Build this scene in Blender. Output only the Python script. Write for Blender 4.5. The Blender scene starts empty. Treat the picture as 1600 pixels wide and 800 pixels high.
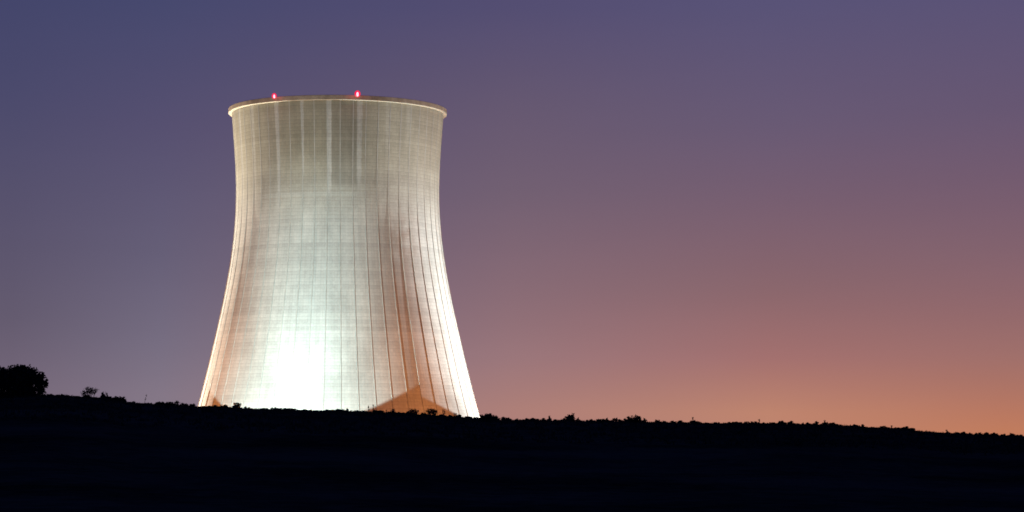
import bpy, math, random
import numpy as np
from mathutils import Vector, Matrix

S = bpy.context.scene
COL = S.collection
R = math.radians
rng = np.random.default_rng(7)
random.seed(7)

# ------------------------------------------------------------------ camera
F = 4253.0            # focal length in pixels of the 1600 px wide photograph
YH = 755.0            # eye level, in rows of the photograph
cd = bpy.data.cameras.new("Camera")
cam = bpy.data.objects.new("Camera", cd)
COL.objects.link(cam)
cam.location = (0, 0, 0)
cam.rotation_euler = (R(90), 0, 0)
cd.sensor_width = 36.0
cd.lens = F / 1600 * 36
cd.shift_y = (YH - 400) / 1600
cd.clip_start = 0.5
cd.clip_end = 20000
S.camera = cam
S.view_settings.view_transform = 'Standard'
S.view_settings.look = 'None'
S.view_settings.exposure = 0
S.view_settings.gamma = 1
S.view_settings.use_curve_mapping = False
S.render.engine = 'CYCLES'
S.cycles.max_bounces = 6
S.cycles.use_denoising = True
S.cycles.filter_width = 1.7
S.cycles.transparent_max_bounces = 12


def lin(c):
    c = c / 255.0
    return c / 12.92 if c <= 0.04045 else ((c + 0.055) / 1.055) ** 2.4


# ------------------------------------------------------------------ small node helper
class NT:
    def __init__(self, tree):
        self.t = tree
        self.t.nodes.clear()

    def n(self, typ, **kw):
        nd = self.t.nodes.new(typ)
        for k, v in kw.items():
            setattr(nd, k, v)
        return nd

    def put(self, sock, v):
        if isinstance(v, (int, float)):
            sock.default_value = v
        elif isinstance(v, (tuple, list)):
            sock.default_value = v
        else:
            self.t.links.new(v, sock)

    def m(self, op, a, b=None, c=None, clamp=False):
        nd = self.n('ShaderNodeMath', operation=op)
        nd.use_clamp = clamp
        self.put(nd.inputs[0], a)
        if b is not None:
            self.put(nd.inputs[1], b)
        if c is not None:
            self.put(nd.inputs[2], c)
        return nd.outputs[0]

    def mr(self, v, a, b, c, d, smooth=True):
        nd = self.n('ShaderNodeMapRange', interpolation_type='SMOOTHSTEP' if smooth else 'LINEAR')
        for i, x in enumerate((v, a, b, c, d)):
            self.put(nd.inputs[i], x)
        return nd.outputs[0]

    def mixc(self, f, a, b, mode='MIX'):
        nd = self.n('ShaderNodeMix', data_type='RGBA', blend_type=mode)
        self.put(nd.inputs[0], f)
        self.put(nd.inputs[6], a)
        self.put(nd.inputs[7], b)
        return nd.outputs[2]

    def comb(self, x, y, z=0.0):
        nd = self.n('ShaderNodeCombineXYZ')
        self.put(nd.inputs[0], x); self.put(nd.inputs[1], y); self.put(nd.inputs[2], z)
        return nd.outputs[0]

    def noise(self, vec, scale, detail=2.0, rough=0.5):
        nd = self.n('ShaderNodeTexNoise')
        self.put(nd.inputs['Vector'], vec)
        nd.inputs['Scale'].default_value = scale
        nd.inputs['Detail'].default_value = detail
        nd.inputs['Roughness'].default_value = rough
        return nd.outputs[0]

    def white(self, vec):
        nd = self.n('ShaderNodeTexWhiteNoise', noise_dimensions='3D')
        self.put(nd.inputs['Vector'], vec)
        return nd.outputs[0]


# ------------------------------------------------------------------ twilight sky (by direction)
W = bpy.data.worlds.new("World")
S.world = W
W.use_nodes = True
w = NT(W.node_tree)
tc = w.n('ShaderNodeTexCoord')
sp = w.n('ShaderNodeSeparateXYZ')
w.put(sp.inputs[0], tc.outputs['Generated'])
X, Y, Z = sp.outputs
el = w.m('ARCSINE', Z)
elp = w.m('SQRT', w.m('DIVIDE', w.m('MAXIMUM', el, 0.0), math.pi / 2))
az = w.m('ARCTAN2', X, Y)
cols = {
    20: [(10, 68, 70, 107), (150, 75, 74, 108), (300, 86, 81, 109), (500, 100, 91, 111), (610, 117, 104, 121)],
    250: [(10, 71, 73, 110), (200, 86, 80, 112), (400, 102, 95, 119), (540, 119, 110, 129), (620, 132, 119, 134)],
    800: [(10, 84, 78, 114), (160, 101, 88, 113), (300, 114, 96, 114), (470, 139, 109, 118), (560, 155, 119, 123),
          (640, 173, 127, 120)],
    1200: [(10, 89, 83, 119), (200, 105, 90, 116), (300, 117, 94, 113), (450, 138, 103, 109), (560, 163, 113, 111),
           (645, 190, 132, 110)],
    1570: [(10, 91, 83, 118), (180, 103, 87, 114), (300, 117, 92, 111), (400, 131, 99, 110), (480, 144, 104, 108),
           (560, 160, 112, 107), (650, 186, 121, 97), (675, 192, 124, 94)],
}


def ramp(stops):
    nd = w.n('ShaderNodeValToRGB')
    cr = nd.color_ramp
    cr.interpolation = 'LINEAR'
    pts = []
    for y, r, g, b in stops:
        e = math.atan((YH - y) / F)
        pts.append((math.sqrt(e / (math.pi / 2)), (lin(r), lin(g), lin(b), 1)))
    pts.append((math.sqrt(18 / 90), (0.040, 0.044, 0.115, 1)))
    pts.append((math.sqrt(40 / 90), (0.010, 0.017, 0.090, 1)))
    pts.append((1.0, (0.004, 0.012, 0.085, 1)))
    pts.sort(key=lambda p: p[0])
    while len(cr.elements) > 1:
        cr.elements.remove(cr.elements[-1])
    cr.elements[0].position, cr.elements[0].color = pts[0]
    for p, c in pts[1:]:
        e = cr.elements.new(p)
        e.color = c
    w.put(nd.inputs[0], elp)
    return nd.outputs[0]


xs = sorted(cols)
sky = ramp(cols[xs[0]])
for a, b in zip(xs, xs[1:]):
    f = w.mr(az, math.atan((a - 800) / F), math.atan((b - 800) / F), 0, 1, smooth=False)
    sky = w.mixc(f, sky, ramp(cols[b]))
# thin uneven air: very faint horizontal wisps
wis = w.noise(w.comb(w.m('MULTIPLY', az, 9.0), w.m('MULTIPLY', el, 60.0)), 1.6, 4.0, 0.6)
sky = w.mixc(1.0, sky, w.comb(*[w.mr(wis, 0.2, 0.8, 0.99, 1.01, False)] * 3), 'MULTIPLY')
# the side of the sky away from the sunset is already dark
aw = w.m('ABSOLUTE', w.m('SUBTRACT', az, R(12)))
dusk = w.mr(aw, R(35), R(130), 0, 1)
sky = w.mixc(dusk, sky, (0.004, 0.011, 0.080, 1))
bg = w.n('ShaderNodeBackground')
w.put(bg.inputs[0], sky)
bg.inputs[1].default_value = 1.0
wo = w.n('ShaderNodeOutputWorld')
w.t.links.new(bg.outputs[0], wo.inputs[0])

# ------------------------------------------------------------------ tower frame
D = 800.0
K = F / D
TX, TY = (528 - 800) / K, D
TD = math.hypot(TX, TY)
GZ = -19.0                                   # yard level round the tower
cx, cy = -TX / TD, -TY / TD                  # from tower towards camera
rx, ry = -cy, cx                             # to the right, as seen from the camera
BASEANG = math.atan2(cy, cx)


def around(alpha, rho, z):
    """point at bearing alpha (degrees, 0 = facing camera, + = to the right), distance rho from the axis"""
    a = R(alpha)
    return Vector((TX + rho * (cx * math.cos(a) + rx * math.sin(a)), TY + rho * (cy * math.cos(a) + ry * math.sin(a)), z))


# ------------------------------------------------------------------ floodlights round the tower foot
def lamp(name, loc, energy, color, kind='POINT', size=None, blend=0.0, target=None, radius=0.4):
    ld = bpy.data.lights.new(name, kind)
    ld.energy = energy
    ld.color = color
    ld.shadow_soft_size = radius
    o = bpy.data.objects.new(name, ld)
    COL.objects.link(o)
    o.location = loc
    if kind == 'SPOT':
        ld.spot_size = R(size)
        ld.spot_blend = blend
        d = (Vector(target) - Vector(loc)) if target is not None else Vector((0, 0, 1))
        o.rotation_euler = d.to_track_quat('-Z', 'Y').to_euler()
    return o


WHITE = (0.80, 1.0, 1.0)
WARM = (0.94, 1.0, 1.02)
YELLOWISH = (1.0, 0.95, 0.82)
SODIUM = (1.0, 0.33, 0.07)
L1 = around(-18, 86, -4.5)
L2 = around(86, 81, 1.0)
L3 = around(-112, 81, -1.0)
lamp("flood_light", L1, 0.57e6, WHITE, 'SPOT', 2 * 65.4, 0.015)
lamp("flood_light", L1, 0.32e6, WHITE, 'SPOT', 36, 1.0, around(-13, 35, 51))
lamp("flood_light", L2, 0.42e6, WARM, 'SPOT', 2 * 70, 0.015)
lamp("flood_light", L2, 0.70e6, WARM, 'SPOT', 40, 1.0, around(38, 30, 94))
lamp("flood_light", L2, 0.54e6, WARM, 'SPOT', 42, 1.0, around(38, 33, 60))
lamp("flood_light", L3, 1.3e6, YELLOWISH, 'SPOT', 2 * 74, 0.015)
lamp("flood_light", L3, 1.0e6, YELLOWISH, 'SPOT', 40, 1.0, around(-56, 30, 95))
lamp("sodium_light", around(33, 98, -12), 0.165e6, SODIUM)
lamp("sodium_light", around(-62, 98, -12), 0.20e6, SODIUM)
lamp("sodium_light", around(120, 105, -12), 0.29e6, SODIUM)
lamp("sodium_light", around(-140, 105, -12), 0.29e6, SODIUM)
lamp("sodium_light", around(36, 98, -12), 0.12e6, SODIUM, 'SPOT', 44, 1.0, around(40, 33, 55))
lamp("sodium_light", around(-66, 98, -12), 0.20e6, SODIUM, 'SPOT', 44, 1.0, around(-64, 33, 60))


# ------------------------------------------------------------------ object helpers
def tag(o, label=None, cat=None, group=None, kind=None):
    if label: o['label'] = label
    if cat: o['category'] = cat
    if group: o['group'] = group
    if kind: o['kind'] = kind
    return o


def mesh_obj(name, verts, faces, mat, parent=None, smooth=False, uv=None):
    me = bpy.data.meshes.new(name)
    me.from_pydata([tuple(v) for v in verts], [], [tuple(f) for f in faces])
    if uv is not None:
        lay = me.uv_layers.new(name="UVMap")
        lay.data.foreach_set('uv', np.asarray(uv, dtype=np.float32).ravel())
    me.materials.append(mat)
    if smooth:
        me.polygons.foreach_set('use_smooth', [True] * len(me.polygons))
    me.update()
    o = bpy.data.objects.new(name, me)
    COL.objects.link(o)
    if parent:
        o.parent = parent
    return o


def empty(name, loc):
    o = bpy.data.objects.new(name, None)
    o.empty_display_size = 0.5
    COL.objects.link(o)
    o.location = loc
    return o


def new_mat(name):
    m = bpy.data.materials.new(name)
    m.use_nodes = True
    return m, NT(m.node_tree)


def finish(nt, color, rough=0.9, spec=0.2, bump=None, bump_d=0.02, bump_s=0.5):
    p = nt.n('ShaderNodeBsdfPrincipled')
    nt.put(p.inputs['Base Color'], color)
    nt.put(p.inputs['Roughness'], rough)
    p.inputs['Specular IOR Level'].default_value = spec
    if bump is not None:
        b = nt.n('ShaderNodeBump')
        b.inputs['Distance'].default_value = bump_d
        b.inputs['Strength'].default_value = bump_s
        nt.put(b.inputs['Height'], bump)
        nt.put(p.inputs['Normal'], b.outputs[0])
    o = nt.n('ShaderNodeOutputMaterial')
    nt.t.links.new(p.outputs[0], o.inputs[0])


# ------------------------------------------------------------------ materials
NR = 52                      # meridional ribs
STEP = 360.0 / NR
A0 = 1.2                     # bearing of one rib


def bay(alpha):              # u coordinate of a bearing; ribs sit at whole numbers
    return (alpha - A0) / STEP


def shell_material():
    m, t = new_mat("board_marked_concrete")
    uv = t.n('ShaderNodeUVMap'); uv.uv_map = "UVMap"
    s = t.n('ShaderNodeSeparateXYZ'); t.put(s.inputs[0], uv.outputs[0])
    U, V = s.outputs[0], s.outputs[1]
    LIFT = 1.0
    vf = t.m('DIVIDE', V, LIFT)
    fl = t.m('FLOOR', vf)
    fr = t.m('FRACT', vf)
    # every pour has its own tone; some groups of pours are paler or darker
    tone = t.mr(t.white(t.comb(fl, 3.3, 0)), 0, 1, 0.945, 1.05, False)
    grp = t.mr(t.white(t.comb(t.m('FLOOR', t.m('DIVIDE', t.m('ADD', fl, 2.0), 5.0)), 8.1, 0)), 0, 1, 0.935, 1.06, False)
    # shuttering panels, four to a bay
    u4 = t.m('MULTIPLY', U, 5.0)
    panel = t.mr(t.white(t.comb(t.m('FLOOR', u4), fl, 1.7)), 0, 1, 0.955, 1.04, False)
    bayt = t.mr(t.white(t.comb(t.m('FLOOR', U), t.m('FLOOR', t.m('DIVIDE', V, 19.0)), 4.4)), 0, 1, 0.975, 1.025, False)
    # joints
    hj = t.m('MULTIPLY', t.mr(t.m('ABSOLUTE', t.m('SUBTRACT', fr, 0.5)), 0.36, 0.46, 1.0, 0.87),
             t.mr(t.m('ABSOLUTE', t.m('SUBTRACT', fr, 0.22)), 0.05, 0.13, 1.07, 1.0))
    ud = t.m('ABSOLUTE', t.m('SUBTRACT', t.m('FRACT', t.m('ADD', U, 0.5)), 0.5))
    ribline = t.mr(ud, 0.035, 0.075, 0.87, 1.0)
    vj = t.mr(t.m('ABSOLUTE', t.m('SUBTRACT', t.m('FRACT', u4), 0.5)), 0.40, 0.47, 1.0, 0.92)
    # rain streaks and blotches
    st = t.mr(t.noise(t.comb(t.m('MULTIPLY', U, 2.6), t.m('MULTIPLY', V, 0.035)), 1.0, 5.0, 0.62), 0.3, 0.7, 0.93, 1.055)
    bl = t.mr(t.noise(t.comb(t.m('MULTIPLY', U, 0.55), t.m('MULTIPLY', V, 0.11)), 1.0, 4.0, 0.55), 0.3, 0.7, 0.92, 1.07)
    fine = t.mr(t.noise(t.comb(t.m('MULTIPLY', U, 8.0), t.m('MULTIPLY', V, 2.2)), 1.0, 3.0, 0.6), 0.3, 0.7, 0.93, 1.06)
    k = tone
    for x in (grp, panel, bayt, hj, vj, st, bl, fine, ribline):
        k = t.m('MULTIPLY', k, x)
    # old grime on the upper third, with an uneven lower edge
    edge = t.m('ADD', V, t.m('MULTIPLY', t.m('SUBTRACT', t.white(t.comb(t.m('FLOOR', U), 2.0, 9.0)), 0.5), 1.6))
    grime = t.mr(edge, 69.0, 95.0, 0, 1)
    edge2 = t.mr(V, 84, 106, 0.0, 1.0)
    # bays between the pale streaks carry more of it
    wob = t.m('MULTIPLY', t.m('SUBTRACT', t.noise(t.comb(0.0, t.m('MULTIPLY', V, 0.4)), 1.0, 2.0), 0.5), 0.10)
    Uw = t.m('ADD', U, wob)
    pale = None
    for al, w_top, w_bot, z0, strength in ((-52.5, 0.17, 0.08, 76, .5), (-34.3, 0.19, 0.08, 74, .8), (-19.2, 0.14, 0.045, 86, .8),
                                           (-4.7, 0.19, 0.16, 80, .95), (11.6, 0.21, 0.17, 82, .8), (27.5, 0.2, 0.12, 92, .25),
                                           (-67, 0.2, 0.12, 74, .5), (41, 0.22, 0.12, 97, .25)):
        d = t.m('ABSOLUTE', t.m('SUBTRACT', Uw, bay(al)))
        wid = t.mr(V, z0, 108, w_bot, w_top, False)
        s1 = t.mr(t.m('DIVIDE', d, wid), 0.75, 1.25, strength, 0.0)
        s2 = t.m('MULTIPLY', s1, t.mr(V, z0 - 3, z0 + 7, 0, 1))
        pale = s2 if pale is None else t.m('MAXIMUM', pale, s2)
    pale = t.m('MULTIPLY', pale, t.mr(t.noise(t.comb(t.m('MULTIPLY', U, 9.0), t.m('MULTIPLY', V, 0.5)), 1.0, 3.0), 0.25, 0.6, 0.7, 1.0))
    dk = t.m('MULTIPLY', t.mr(Uw, bay(-4), bay(-3), 0, 1), t.mr(Uw, bay(10.5), bay(11.5), 1, 0))
    dk = t.m('MULTIPLY', dk, t.m('MULTIPLY', t.mr(V, 83.5, 85.0, 0, 1), t.mr(V, 95, 107, 1, 0.5)))
    dk2 = t.m('MULTIPLY', t.mr(Uw, bay(-42), bay(-24), 0, 1), t.mr(Uw, bay(8), bay(14), 1, 0))
    dk2 = t.m('MULTIPLY', dk2, t.m('MULTIPLY', t.mr(V, 79, 97, 0, 1), t.mr(t.white(t.comb(t.m('FLOOR', t.m('DIVIDE', V, 3.0)), 5.0, 2.0)), 0, 1, 0.55, 1.0, False)))
    band = t.m('MULTIPLY', t.mr(t.m('ABSOLUTE', t.m('SUBTRACT', V, 81.9)), 0.35, 0.75, 1, 0), t.m('MULTIPLY', t.mr(Uw, bay(-58), bay(-40), 0, 1), t.mr(Uw, bay(8), bay(16), 1, 0)))
    # darker red-brown blotches around a couple of bays on the right
    brown = t.m('MULTIPLY', t.mr(t.m('ABSOLUTE', t.m('SUBTRACT', U, bay(37))), 0.4, 2.4, 1, 0),
             t.mr(t.m('ABSOLUTE', t.m('SUBTRACT', V, 69)), 1.0, 12, 1, 0))
    brown = t.m('MULTIPLY', brown, t.mr(t.noise(t.comb(t.m('MULTIPLY', U, 0.9), t.m('MULTIPLY', V, 0.16)), 1.3, 4.0), 0.35, 0.62, 0, 0.75))
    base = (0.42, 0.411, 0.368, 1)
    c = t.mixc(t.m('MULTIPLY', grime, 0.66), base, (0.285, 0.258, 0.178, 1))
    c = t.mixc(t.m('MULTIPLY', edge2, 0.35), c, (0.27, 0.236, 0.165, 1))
    c = t.mixc(t.m('MULTIPLY', dk2, 0.42), c, (0.170, 0.150, 0.100, 1))
    c = t.mixc(t.m('MULTIPLY', band, 0.5), c, (0.46, 0.45, 0.40, 1))
    c = t.mixc(t.m('MULTIPLY', dk, 0.40), c, (0.19, 0.178, 0.150, 1))
    c = t.mixc(t.m('MULTIPLY', brown, 0.6), c, (0.24, 0.165, 0.115, 1))
    c = t.mixc(t.m('MULTIPLY', pale, 0.85), c, (0.47, 0.46, 0.415, 1))
    c = t.mixc(1.0, c, t.comb(k, k, k), 'MULTIPLY')
    finish(t, c, 0.92, 0.15)
    return m


def plain_concrete(name, col, amp=0.12):
    m, t = new_mat(name)
    g = t.n('ShaderNodeTexCoord')
    n1 = t.noise(g.outputs['Object'], 0.5, 4.0, 0.6)
    n2 = t.noise(g.outputs['Object'], 3.0, 3.0, 0.6)
    k = t.m('MULTIPLY', t.mr(n1, 0.3, 0.7, 1 - amp, 1 + amp), t.mr(n2, 0.3, 0.7, 1 - amp * .6, 1 + amp * .6))
    finish(t, t.mixc(1.0, col, t.comb(k, k, k), 'MULTIPLY'), 0.9, 0.15)
    return m


def leaf_material(name, a, b):
    m, t = new_mat(name)
    g = t.n('ShaderNodeNewGeometry')
    o = t.n('ShaderNodeObjectInfo')
    r = t.m('FRACT', t.m('ADD', g.outputs['Random Per Island'], o.outputs['Random']))
    finish(t, t.mixc(r, a, b), 0.95, 0.0)
    return m


def ground_material():
    m, t = new_mat("dry_scrub_soil")
    g = t.n('ShaderNodeTexCoord')
    n1 = t.noise(g.outputs['Object'], 0.06, 5.0, 0.6)
    n2 = t.noise(g.outputs['Object'], 1.2, 4.0, 0.6)
    f = t.m('ADD', t.m('MULTIPLY', n1, 0.6), t.m('MULTIPLY', n2, 0.4))
    c = t.mixc(t.mr(f, 0.35, 0.65, 0, 1), (0.010, 0.018, 0.014, 1), (0.062, 0.074, 0.058, 1))
    finish(t, c, 1.0, 0.0, bump=n2, bump_d=0.1, bump_s=0.6)
    return m


M_SHELL = shell_material()
M_RIB = plain_concrete("rib_concrete", (0.40, 0.385, 0.34, 1))
M_CORN = plain_concrete("cornice_concrete", (0.30, 0.265, 0.20, 1), 0.14)
M_PAR = plain_concrete("stained_parapet_concrete", (0.31, 0.235, 0.17, 1), 0.2)
M_GROUND = ground_material()
M_LEAF = leaf_material("evergreen_leaves", (0.020, 0.036, 0.022, 1), (0.036, 0.054, 0.034, 1))
M_SCRUB = leaf_material("scrub_leaves", (0.020, 0.038, 0.024, 1), (0.070, 0.090, 0.062, 1))
M_BARK = plain_concrete("bark", (0.045, 0.036, 0.028, 1), 0.3)

m, t = new_mat("painted_steel")
finish(t, (0.35, 0.06, 0.05, 1), 0.5, 0.4)
M_STEEL = m
m, t = new_mat("beacon_filament")
e = t.n('ShaderNodeEmission'); e.inputs[0].default_value = (1.0, 0.60, 0.70, 1); e.inputs[1].default_value = 9.0
o = t.n('ShaderNodeOutputMaterial'); t.t.links.new(e.outputs[0], o.inputs[0])
M_BULB = m
m, t = new_mat("red_glass_with_halo")
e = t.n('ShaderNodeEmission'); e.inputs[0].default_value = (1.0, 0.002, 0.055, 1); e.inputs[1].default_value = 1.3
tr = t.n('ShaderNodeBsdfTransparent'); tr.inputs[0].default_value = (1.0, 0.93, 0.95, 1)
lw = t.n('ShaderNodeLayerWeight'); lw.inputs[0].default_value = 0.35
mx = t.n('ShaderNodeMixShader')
t.put(mx.inputs[0], t.mr(lw.outputs['Facing'], 0.0, 0.95, 0.85, 0.0, False))  # emission fades out towards the edge, imitating a halo round the lamp
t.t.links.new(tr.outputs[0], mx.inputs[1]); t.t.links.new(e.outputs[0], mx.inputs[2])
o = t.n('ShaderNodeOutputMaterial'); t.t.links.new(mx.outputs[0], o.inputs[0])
M_GLASS_HALO = m

# ------------------------------------------------------------------ hill and ground
crest_pts = [(-900, 602), (-200, 619), (0, 622), (75, 619.5), (130, 622.5), (170, 626), (200, 630.5), (250, 634), (310, 637), (380, 639.5),
             (440, 642), (520, 644), (560, 644.5), (600, 646), (640, 648), (690, 651.5), (735, 655.5), (760, 657), (850, 658),
             (900, 658.5), (1000, 660.5), (1100, 662.5), (1200, 664), (1300, 665.5), (1340, 668), (1400, 672), (1470, 678),
             (1540, 682), (1600, 683.5), (2000, 700), (2600, 720)]
CX = np.array([math.atan((p[0] - 800) / F) for p in crest_pts])
CE = np.array([(YH - p[1] - 1.2) / F for p in crest_pts])
EYE = 1.7
_fx = np.linspace(-200, 1900, 300)
_fy = np.interp(_fx, [p[0] for p in crest_pts], [p[1] for p in crest_pts])
_wob = np.convolve(rng.normal(size=340), np.hanning(7) / 3.0, 'same')[20:320] + 0.7 * np.convolve(rng.normal(size=340), np.hanning(21) / 10.0, 'same')[20:320]
crest_pts = [crest_pts[0]] + list(zip(_fx, _fy + 0.75 * _wob)) + [crest_pts[-1]]
CX = np.array([math.atan((p[0] - 800) / F) for p in crest_pts])
CE = np.array([(YH - p[1] - 1.2) / F for p in crest_pts])
rr_ = np.linspace(30, 420, 391)


def s_of(r):
    tt = np.clip(r / 300.0, 0, 2)
    return np.sin(np.pi / 2 * tt) ** 2


def drop(r):
    q = np.clip((r - 320) / 300.0, 0, 1)
    return -(17.3) * q * q * (3 - 2 * q)


def crest_A(az):
    e = np.interp(az, CX, CE)
    # amplitude so that the highest apparent point of the slope is exactly at elevation e
    # z(r)/r = e  at the tangent  ->  A = max over r
    return np.min((e * rr_ + EYE - drop(rr_)) / np.maximum(s_of(rr_), 1e-6))


def crest_r(az):
    A = crest_A(az)
    z = -EYE + A * s_of(rr_) + drop(rr_)
    return float(rr_[np.argmax(z / rr_)])


AZT = np.linspace(-math.pi, math.pi, 721)
_front = np.clip(AZT, CX[0], CX[-1])
AT = np.array([crest_A(a) for a in _front])
AT *= np.clip((math.pi * 0.55 - np.abs(AZT)) / 0.5, 0, 1)
AZF = np.linspace(CX[0], CX[-1], 1400)
AF = np.array([crest_A(a) for a in AZF])


def gz(x, y):
    a = math.atan2(x, y)
    r = math.hypot(x, y)
    A = np.interp(a, AZF, AF) if AZF[0] <= a <= AZF[-1] else np.interp(a, AZT, AT)
    return float(-EYE + A * s_of(np.array([r]))[0] + drop(np.array([r]))[0])


azs = np.concatenate([np.linspace(-math.pi, -0.21, 60, endpoint=False), np.linspace(-0.21, 0.21, 420, endpoint=False),
                      np.linspace(0.21, math.pi, 60)])
rads = np.concatenate([[2, 6, 12, 20], np.arange(30, 240, 15), np.arange(240, 330, 5), np.arange(330, 660, 15), [700, 800, 1000, 1400, 2200, 4000, 8000, 15000]])
gv = [(0, 0, -EYE)]
for r in rads:
    for a in azs:
        x, y = r * math.sin(a), r * math.cos(a)
        gv.append((x, y, gz(x, y)))
na = len(azs)
gf = []
for j in range(na - 1):
    gf.append((0, 1 + j + 1, 1 + j))
for i in range(len(rads) - 1):
    for j in range(na - 1):
        a = 1 + i * na + j
        gf.append((a, a + 1, a + na + 1, a + na))
g = mesh_obj("ground", gv, gf, M_GROUND, smooth=True)
tag(g, kind='structure')


def on_crest(px, dr=0.0):
    """ground point on the ridge line at the bearing of column px, dr metres nearer (-) or farther (+)"""
    a = math.atan((px - 800) / F)
    r = crest_r(a) + dr
    x, y = r * math.sin(a), r * math.cos(a)
    return Vector((x, y, gz(x, y))), r


# ------------------------------------------------------------------ cooling tower
prof_px = [(653.5, 222.4), (627.5, 214.9), (595, 206.7), (562.5, 198.7), (530, 190.9), (497.5, 183.7), (465, 177.0), (432.5, 170.7),
           (400, 165.0), (370, 161.6), (345, 159.7), (319, 158.5), (300, 158.4), (286, 158.6), (254, 159.8), (221, 161.5), (189, 164.0), (178, 165.0)]
pz = np.array([(YH - p[0]) / K for p in prof_px])
pr = np.array([p[1] / K for p in prof_px])
co = np.polyfit(pz, pr, 5)
z0 = pz[0]
sl0 = np.polyval(np.polyder(co), z0)


def rad_at(z):
    if z < z0:
        return float(np.polyval(co, z0) + sl0 * (z - z0) + 0.0006 * (z - z0) ** 2)
    return float(np.polyval(co, z))


ZB, ZT = 108.3, 109.6       # underside of the cornice, top of the parapet
tower = empty("cooling_tower", (TX, TY, GZ))
tag(tower, "floodlit pale concrete cooling tower with flared rim rising behind the dark ridge", "cooling tower")


def loc3(alpha, rho, z):
    return around(alpha, rho, z) - Vector((TX, TY, GZ))


NS = NR * 6
zs = np.linspace(GZ, ZB, 110)
sv, sf, suv = [], [], []
for z in zs:
    r = rad_at(z)
    for j in range(NS):
        sv.append(loc3(A0 - 180 + j * 360.0 / NS, r, z))
for i in range(len(zs) - 1):
    for j in range(NS):
        j2 = (j + 1) % NS
        sf.append((i * NS + j, i * NS + j2, (i + 1) * NS + j2, (i + 1) * NS + j))
        u1, u2 = j / 6.0 - NR / 2, (j + 1) / 6.0 - NR / 2
        suv += [(u1, zs[i]), (u2, zs[i]), (u2, zs[i + 1]), (u1, zs[i + 1])]
# inner face of the wall
b0 = len(sv)
zi = np.linspace(GZ, ZT, 60)
for z in zi:
    r = rad_at(min(z, ZB)) - 0.9
    for j in range(NR * 2):
        sv.append(loc3(j * 180.0 / NR, r, z))
for i in range(len(zi) - 1):
    for j in range(NR * 2):
        j2 = (j + 1) % (NR * 2)
        sf.append((b0 + i * NR * 2 + j, b0 + (i + 1) * NR * 2 + j, b0 + (i + 1) * NR * 2 + j2, b0 + i * NR * 2 + j2))
        suv += [(0.5, zi[i])] * 4
shell = mesh_obj("shell", sv, sf, M_SHELL, tower, smooth=True, uv=suv)


def lathe(name, section, mat, n=312):
    v, f = [], []
    for r, z in section:
        for j in range(n):
            v.append(loc3(j * 360.0 / n, r, z))
    ns = len(section)
    for i in range(ns):
        i2 = (i + 1) % ns
        for j in range(n):
            j2 = (j + 1) % n
            f.append((i * n + j, i * n + j2, i2 * n + j2, i2 * n + j))
    return mesh_obj(name, v, f, mat, tower)


rt = rad_at(ZB)
lathe("cornice", [(rt - 0.3, ZB - 0.03), (rt + 0.04, ZB - 0.03), (31.98, ZB), (32.0, ZB + 0.03), (32.0, ZB + 0.10), (rt - 0.3, ZB + 0.10)], M_CORN)
lathe("parapet", [(31.70, ZB + 0.102), (32.02, ZB + 0.102), (32.02, ZT - 0.08), (31.94, ZT), (31.70, ZT)], M_PAR)

# meridional ribs: one mesh, turned round the axis
zr = np.linspace(GZ, ZB - 0.035, 90)
rv, rf = [], []
for z in zr:
    r = rad_at(z)
    wdt, hgt = 0.13, 0.125
    if z > 70:
        hgt = 0.125 - 0.085 * min(1, (z - 70) / 20)
    da = math.degrees(wdt / r)
    for a_, h_ in ((-da, -0.15), (-da * 0.8, hgt), (da * 0.8, hgt), (da, -0.15)):
        rv.append(loc3(A0 + a_, r + h_, z))
for i in range(len(zr) - 1):
    for q in range(3):
        a = i * 4 + q
        rf.append((a, a + 1, a + 5, a + 4))
rib0 = mesh_obj("rib", rv, rf, M_RIB, tower)
for k in range(1, NR):
    c = rib0.copy()
    COL.objects.link(c)
    c.parent = tower
    c.rotation_euler = (0, 0, R(k * STEP))


# ------------------------------------------------------------------ warning lights
def ellipsoid(rx_, rz_, zc, n=20, mcount=12):
    v, f = [], []
    for i in range(mcount + 1):
        th = math.pi * i / mcount
        for j in range(n):
            ph = 2 * math.pi * j / n
            v.append((rx_ * math.sin(th) * math.cos(ph), rx_ * math.sin(th) * math.sin(ph), zc + rz_ * math.cos(th)))
    for i in range(mcount):
        for j in range(n):
            j2 = (j + 1) % n
            f.append((i * n + j, (i + 1) * n + j, (i + 1) * n + j2, i * n + j2))
    return v, f


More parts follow.
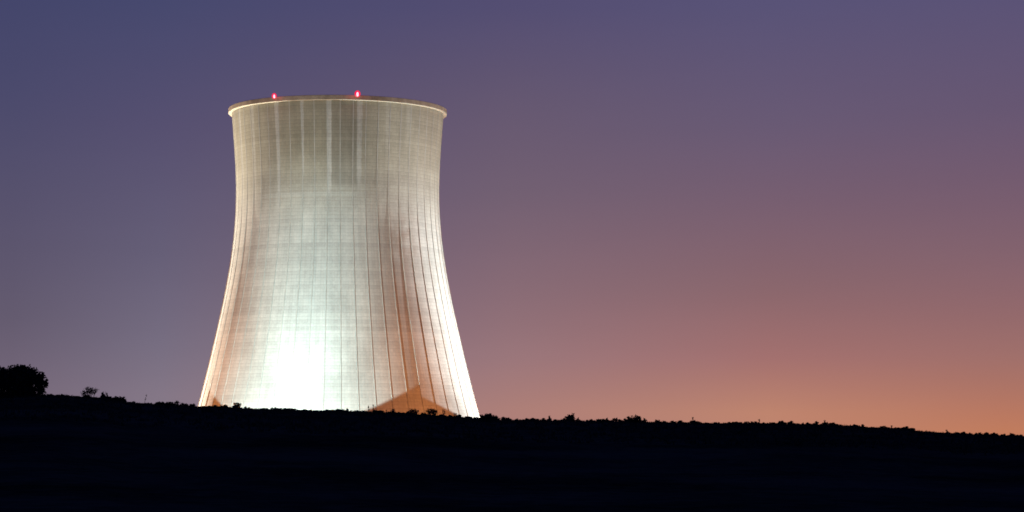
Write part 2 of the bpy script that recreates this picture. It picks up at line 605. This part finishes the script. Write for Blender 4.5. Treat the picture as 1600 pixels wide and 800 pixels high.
def beacon(alpha, sc, label, glow):
    r = empty("warning_light", around(alpha, 32.42, ZT - 0.62))
    tag(r, label, "warning light", "red warning lights on the tower rim")
    v, f = [], []
    for rad, z in ((0.16, -0.02), (0.16, 0.05), (0.30, 0.06), (0.30, 0.12), (0.0, 0.125)):
        for j in range(16):
            v.append((rad * math.cos(j * math.pi / 8), rad * math.sin(j * math.pi / 8), z))
    for i in range(4):
        for j in range(16):
            f.append((i * 16 + j, i * 16 + (j + 1) % 16, (i + 1) * 16 + (j + 1) % 16, (i + 1) * 16 + j))
    mesh_obj("base", v, f, M_STEEL, r)
    bw = [Vector((dx, dy, dz)) for dz in (-0.10, -0.02) for dx, dy in ((-0.34, -0.12), (0.40, -0.12), (0.40, 0.12), (-0.34, 0.12))]
    ca, sa = r.location.x - TX, r.location.y - TY
    ln = math.hypot(ca, sa); ca /= -ln; sa /= -ln      # the arm runs back to the parapet
    bv = [(p.x * ca - p.y * sa, p.x * sa + p.y * ca, p.z) for p in bw]
    mesh_obj("bracket", bv, [(0, 3, 2, 1), (4, 5, 6, 7), (0, 1, 5, 4), (1, 2, 6, 5), (2, 3, 7, 6), (3, 0, 4, 7)], M_STEEL, r)
    zc = 0.12 + 0.72 * sc
    v, f = ellipsoid(0.34 * sc, 0.60 * sc, zc)
    mesh_obj("bulb", v, f, M_BULB, r, smooth=True)
    v, f = ellipsoid(0.86 * sc, 0.98 * sc, zc + 0.10)  # lens drawn oversized; its soft edge stands in for the lamp's halo
    mesh_obj("lens", v, f, M_GLASS_HALO, r, smooth=True)
    ld = bpy.data.lights.new("beacon_glow", 'POINT')
    ld.energy = glow
    ld.color = (1.0, 0.03, 0.10)
    ld.shadow_soft_size = 0.5
    o = bpy.data.objects.new("beacon_glow", ld)
    COL.objects.link(o)
    o.parent = r
    o.location = (cx * 1.2, cy * 1.2, zc + 0.5)


beacon(-33.8, 0.85, "smaller red warning light on the tower rim, left of the middle", 110)
beacon(9.8, 1.0, "brighter red warning light standing near the middle of the tower rim", 220)


# ------------------------------------------------------------------ plants
def quads(cent, size, n_sides=4):
    """leaf-sized faces with random headings at the given centres"""
    n = len(cent)
    d = rng.normal(size=(n, 3)); d /= np.linalg.norm(d, axis=1)[:, None]
    e_ = rng.normal(size=(n, 3)); e_ -= d * np.sum(d * e_, axis=1)[:, None]; e_ /= np.linalg.norm(e_, axis=1)[:, None]
    s = (size * rng.uniform(0.6, 1.3, n))[:, None]
    p = np.stack([cent - d * s, cent + e_ * s * 0.45, cent + d * s, cent - e_ * s * 0.45], axis=1)
    return p.reshape(-1, 3), [(4 * i, 4 * i + 1, 4 * i + 2, 4 * i + 3) for i in range(n)]


def tube(v, f, p0, p1, r0, r1, n=5):
    p0, p1 = Vector(p0), Vector(p1)
    d = (p1 - p0).normalized()
    a = d.orthogonal().normalized(); b = d.cross(a)
    o = len(v)
    for p, r in ((p0, r0), (p1, r1)):
        for j in range(n):
            q = 2 * math.pi * j / n
            v.append(tuple(p + (a * math.cos(q) + b * math.sin(q)) * r))
    for j in range(n):
        f.append((o + j, o + (j + 1) % n, o + n + (j + 1) % n, o + n + j))


def blob(center, radii, n, fill=0.35):
    """leaf centres in an ellipsoid, crowded towards its skin, in small clumps"""
    k = max(6, n // 14)
    u = rng.normal(size=(k, 3)); u /= np.linalg.norm(u, axis=1)[:, None]
    rad = rng.uniform(fill, 1.0, k) ** 0.5
    cl = u * rad[:, None]
    pts = cl[rng.integers(0, k, n)] + rng.normal(size=(n, 3)) * 0.13
    return np.asarray(center) + pts * np.asarray(radii)


def shrub_mesh(name, w_, h_, lobes, n, leaf, mat=M_SCRUB):
    """one unit of a low bush: several lobes of leaves over a few stems; width and height 1"""
    cs = []
    for _ in range(lobes):
        ox = rng.uniform(-0.33, 0.33); oy = rng.uniform(-0.33, 0.33)
        hh = rng.uniform(0.55, 1.0) * (1 - 0.5 * abs(ox))
        cs.append(blob((ox, oy, hh * 0.5), (rng.uniform(0.18, 0.30), rng.uniform(0.18, 0.30), hh * 0.52), n // lobes))
    c = np.concatenate(cs)
    c[:, 2] /= np.percentile(c[:, 2], 98.5)
    c[:, :2] /= np.percentile(np.abs(c[:, :2]), 98.5) * 2
    c = c * np.array([w_, w_, h_])
    v, f = quads(c, leaf)
    v = [tuple(p) for p in v]
    f = list(f)
    for _ in range(5):
        tube(v, f, (rng.normal() * 0.05 * w_, rng.normal() * 0.05 * w_, -0.1), (rng.normal() * 0.25 * w_, rng.normal() * 0.25 * w_, h_ * 0.75), 0.02, 0.006, 4)
    me = bpy.data.meshes.new(name)
    me.from_pydata(v, [], f)
    me.materials.append(mat)
    return me


LOW = [shrub_mesh("low_shrub", 1.0, 1.0, k, 520, 0.17) for k in (2, 3, 3, 4, 5, 3)]
ROUND = [shrub_mesh("round_bush", 1.0, 1.0, 9, 2200, 0.10) for _ in range(3)]


def put(name, me, px, top, width, label, cat, group=None, dr=0.0, sink=0.08, rot=None):
    p, r = on_crest(px, dr)
    ztop = (YH - top) / F * p.y
    h = max(0.2, ztop - p.z + sink)
    o = bpy.data.objects.new(name, me)
    COL.objects.link(o)
    o.location = (p.x, p.y, p.z - sink)
    wd = width / F * p.y
    o.scale = (wd, wd * 0.9, h)
    o.rotation_euler = (0, 0, rng.uniform(0, 6.28) if rot is None else rot)
    return tag(o, label, cat, group)


def crest_y(px):
    return float(np.interp(px, [p[0] for p in crest_pts], [p[1] for p in crest_pts]))


# the big tree at the left edge
def big_tree():
    p, r = on_crest(28, -14)
    root = empty("evergreen_tree", p)
    tag(root, "dark broad-crowned tree at the left edge, tallest plant on the ridge", "tree")
    s = p.y / F

    def L(px, py, depth=0.0):
        return np.array([(px - 800) * s - p.x, depth, (YH - py) * s - p.z])
    cs = []
    for px, py, rx_, rz_, n in ((32, 588, 27, 18, 1900), (50, 594, 20, 15, 1300), (8, 594, 30, 17, 1700), (-25, 600, 36, 26, 1700), (60, 603, 13, 17, 900),
                                (20, 608, 40, 24, 2100), (47, 612, 20, 16, 900), (-70, 606, 34, 30, 1500), (52, 616, 18, 14, 1100), (25, 622, 45, 14, 1800), (66, 588, 4, 8, 130), (68, 598, 6, 8, 260), (1, 583, 8, 7, 300), (38, 577, 10, 6, 300), (26, 576, 6, 5, 160)):
        cs.append(blob(L(px, py, rng.uniform(-0.4, 0.4)), (rx_ * s, rx_ * s * (1.0 if rx_ > 10 else 1.6), rz_ * s), int(n * 1.7), 0.1))
    c = np.concatenate(cs)
    # gaps where the sky shows through the right side of the crown
    for gx, gy, gr in ((53, 602, 3.4), (57.5, 614, 2.8), (68, 592.5, 2.8), (44, 583, 2.3), (51, 591, 2.2), (58, 594, 2.2), (58, 606, 2.0)):
        q = L(gx, gy)
        d2 = (c[:, 0] - q[0]) ** 2 + (c[:, 2] - q[2]) ** 2
        c = c[d2 > (gr * s) ** 2]
    v, f = quads(c, 0.12)
    mesh_obj("crown", v, f, M_LEAF, root)
    v, f = [], []
    base = Vector((L(18, 640)[0], 0, -0.4))
    fork = Vector((L(20, 622)[0], 0, L(20, 622)[2]))
    tube(v, f, base, fork, 0.34, 0.24, 9)
    for px, py, dy in ((45, 596, 0.5), (30, 584, -0.6), (0, 598, 0.8), (-40, 598, -0.5), (56, 608, -0.3), (10, 586, 0.2)):
        e_ = Vector(L(px, py, dy))
        mid = fork.lerp(e_, 0.5) + Vector((0, 0, 0.25))
        tube(v, f, fork, mid, 0.16, 0.09, 7)
        tube(v, f, mid, e_, 0.09, 0.03, 6)
    mesh_obj("trunk", v, f, M_BARK, root)


big_tree()


def twiggy(name, px, top, width, label, cat, n_stems, leaves_per, leaf=0.06, lean=0.0, dr=0.0, stem_r=0.022, group=None, clump=0.13):
    """open plant: thin forking stems with leaf clumps at their ends"""
    p, r = on_crest(px, dr)
    root = empty(name, p)
    tag(root, label, cat, group)
    s = p.y / F
    h = (YH - top) * s - p.z
    wd = width * s
    v, f, cen = [], [], []
    for i in range(n_stems):
        lo = 0.62 if n_stems > 4 else 0.86
        fx = (i + 0.5) / n_stems - 0.5 if n_stems > 1 else 0.0
        tip = Vector((fx * wd * 0.9 + lean * h + rng.normal() * 0.03, rng.normal() * wd * 0.2, h * (1 - 0.9 * abs(fx) ** 1.5) * rng.uniform(lo, 1.0)))
        base = Vector((fx * wd * (0.55 if n_stems > 4 else 0.15), rng.normal() * 0.04, -0.15))
        mid = base.lerp(tip, 0.5) + Vector((rng.normal() * 0.05, 0, 0))
        tube(v, f, base, mid, stem_r * 1.3, stem_r, 5)
        tube(v, f, mid, tip, stem_r, stem_r * 0.4, 5)
        for q in range(2 if n_stems > 2 else 1):
            st = base.lerp(tip, rng.uniform(0.45, 0.7))
            tw = st + Vector((rng.normal() * wd * 0.14, rng.normal() * wd * 0.1, h * rng.uniform(0.12, 0.25)))
            tube(v, f, st, tw, stem_r * 0.6, stem_r * 0.3, 4)
            cen.append(np.array(tw) + rng.normal(size=(leaves_per // 2, 3)) * clump * wd * 0.6)
        cen.append(np.array(tip) + rng.normal(size=(leaves_per, 3)) * np.array([clump * wd, clump * wd, h * 0.09]))
        cen.append(np.array(mid.lerp(tip, 0.4)) + rng.normal(size=(leaves_per // 2, 3)) * np.array([clump * wd * 0.7, clump * wd * 0.7, h * 0.08]))
    mesh_obj("stem", v, f, M_BARK, root)
    qv, qf = quads(np.concatenate(cen), leaf)
    mesh_obj("foliage", qv, qf, M_SCRUB, root)
    return root


twiggy("sapling", 140, 604.5, 23, "open branchy sapling on the ridge right of the big left tree", "sapling", 6, 40, 0.075, clump=0.085)
put("round_bush", ROUND[0], 163, 614.5, 12, "small rounded bush close beside the open branchy sapling", "bush")
put("round_bush", ROUND[1], 183, 620.5, 25, "wide dark bush between the branchy sapling and the lone leaning stalk", "bush")
twiggy("stalk_plant", 224, 617.5, 3, "lone thin leaning stalk standing on the ridge left of the tower", "plant", 1, 14, 0.05, lean=0.35, stem_r=0.016)
twiggy("leafy_plant", 276, 627, 9, "upright leafy plant on the ridge closest left of the tower", "plant", 3, 34, 0.07)
put("round_bush", ROUND[2], 289, 631, 12, "low bush between the upright leafy plant and the tower's left foot", "bush")
twiggy("stalk_plant", 302.5, 630.5, 2.5, "short thin stalk just left of the tower's left foot", "plant", 1, 12, 0.05, stem_r=0.016)
twiggy("leafy_plant", 371, 629.5, 11, "bushy plant against the white tower wall, right of the left orange patch", "plant", 3, 48, 0.07)
twiggy("stalk_plant", 576, 634.5, 3.2, "taller of two thin stalks at the left tip of the big orange patch", "plant", 1, 26, 0.055, stem_r=0.022)
twiggy("stalk_plant", 584.5, 634, 4, "second of two thin stalks at the left tip of the big orange patch", "plant", 1, 22, 0.055, lean=-0.05, stem_r=0.018)
twiggy("stalk_plant", 604, 640.5, 2.5, "tiny stalk in front of the big orange patch, left of the forked plant", "plant", 1, 12, 0.05, stem_r=0.016)
twiggy("leafy_plant", 614, 639, 9, "small forked plant in front of the left half of the orange patch", "plant", 2, 26, 0.06)
twiggy("leafy_plant", 647, 640, 14, "spreading leafy plant in front of the middle of the orange patch", "plant", 4, 40, 0.065)
twiggy("leafy_plant", 674, 639, 16, "largest leafy plant in front of the orange patch, at its right end", "plant", 4, 56, 0.07)
twiggy("leafy_plant", 693.5, 639.5, 5, "slim sprig against the tower wall right of the orange patch", "plant", 2, 18, 0.055)
twiggy("stalk_plant", 709.5, 644.5, 6, "thin leaning sprig in front of the tower's bright right foot", "plant", 2, 14, 0.055, lean=0.25, stem_r=0.016)
put("round_bush", ROUND[0], 718, 648.5, 10, "small bush in front of the tower's bright right foot", "bush")
put("round_bush", ROUND[1], 765.5, 648.5, 29, "rounded bush at the tower's right foot, first of three", "bush", rot=0.4, dr=-2, sink=0.3)
put("round_bush", ROUND[2], 891, 649.5, 28, "rounded bush on the right ridge, middle one of three", "bush", rot=2.0, dr=-2, sink=0.3)
put("round_bush", ROUND[0], 990, 651.5, 30, "rounded bush on the right ridge, farthest right of three", "bush", rot=4.1, dr=-2, sink=0.3)

# spiky seedlings above the right hedge line
for px, top in ((858, 650), (1083, 653), (1187, 655.5), (1289, 656.5), (1393, 665), (1480, 671.5)):
    twiggy("spiky_seedling", px, top, 2.6, "short upright spike of a plant poking above the right ridge line", "plant", 1, 26, 0.055,
           stem_r=0.035, group="upright spikes on the right ridge", clump=0.22)

# low shrubs that make the uneven line of the ridge
STRETCH = [
    (78, 308, 8.0, 4.2, "low dark shrub on the ridge between the big left tree and tower", "shrubs left of the tower"),
    (312, 748, 7.0, 3.2, "low dark shrub silhouetted against the floodlit tower wall", "shrubs in front of the tower"),
    (782, 1310, 8.5, 4.3, "low rounded shrub on the ridge under the orange sky, right of tower", "shrubs on the level ridge right of the tower"),
    (1316, 1600, 9.0, 4.0, "low rounded shrub on the descending far right end of the ridge", "shrubs on the falling right ridge"),
]
for a, b, step, hh, label, group in STRETCH:
    x = a
    while x < b:
        h = hh * rng.choice([0.35, 0.5, 0.7, 0.9, 1.1, 1.3])
        wd = rng.uniform(8, 20)
        put("low_shrub", LOW[int(rng.integers(0, len(LOW)))], x, crest_y(x) - h, wd, label, "shrub", group, dr=float(rng.uniform(-1.5, 1.0)))
        x += step * rng.uniform(0.6, 1.3)

# grass and heath that cover the slope: nobody could count it
cen, hts = [], []


def scatter(n, rlo, rhi, near):
    az_ = rng.uniform(-0.215, 0.215, n)
    out = []
    for a in az_:
        if near:
            r = crest_r(a) + rng.normal() * 2.0 - 0.6
        else:
            r = rng.uniform(rlo, rhi)
        x, y = r * math.sin(a), r * math.cos(a)
        out.append((x, y, gz(x, y)))
    return np.array(out)


P = np.concatenate([scatter(4200, 0, 0, True), scatter(5500, 150, 275, False)])
v, f = [], []
for i, (x, y, z) in enumerate(P):
    k = 7
    hgt = rng.uniform(0.05, 0.16) * (1.0 if i < 4200 else 1.5)
    for _ in range(k):
        ox, oy = rng.normal(size=2) * 0.13
        tx, ty = rng.normal(size=2) * 0.10
        h = hgt * rng.uniform(0.6, 1.2)
        wv = rng.uniform(0.02, 0.06)
        q = rng.uniform(0, math.pi)
        dx, dy = math.cos(q) * wv, math.sin(q) * wv
        o = len(v)
        v += [(x + ox - dx, y + oy - dy, z - 0.05), (x + ox + dx, y + oy + dy, z - 0.05), (x + ox + tx + dx * .6, y + oy + ty + dy * .6, z + h * .8), (x + ox + tx, y + oy + ty, z + h)]
        f.append((o, o + 1, o + 2, o + 3))
u = mesh_obj("undergrowth", v, f, M_SCRUB)
tag(u, "dark grass and heath covering the hillside below the tower", "undergrowth", kind='stuff')
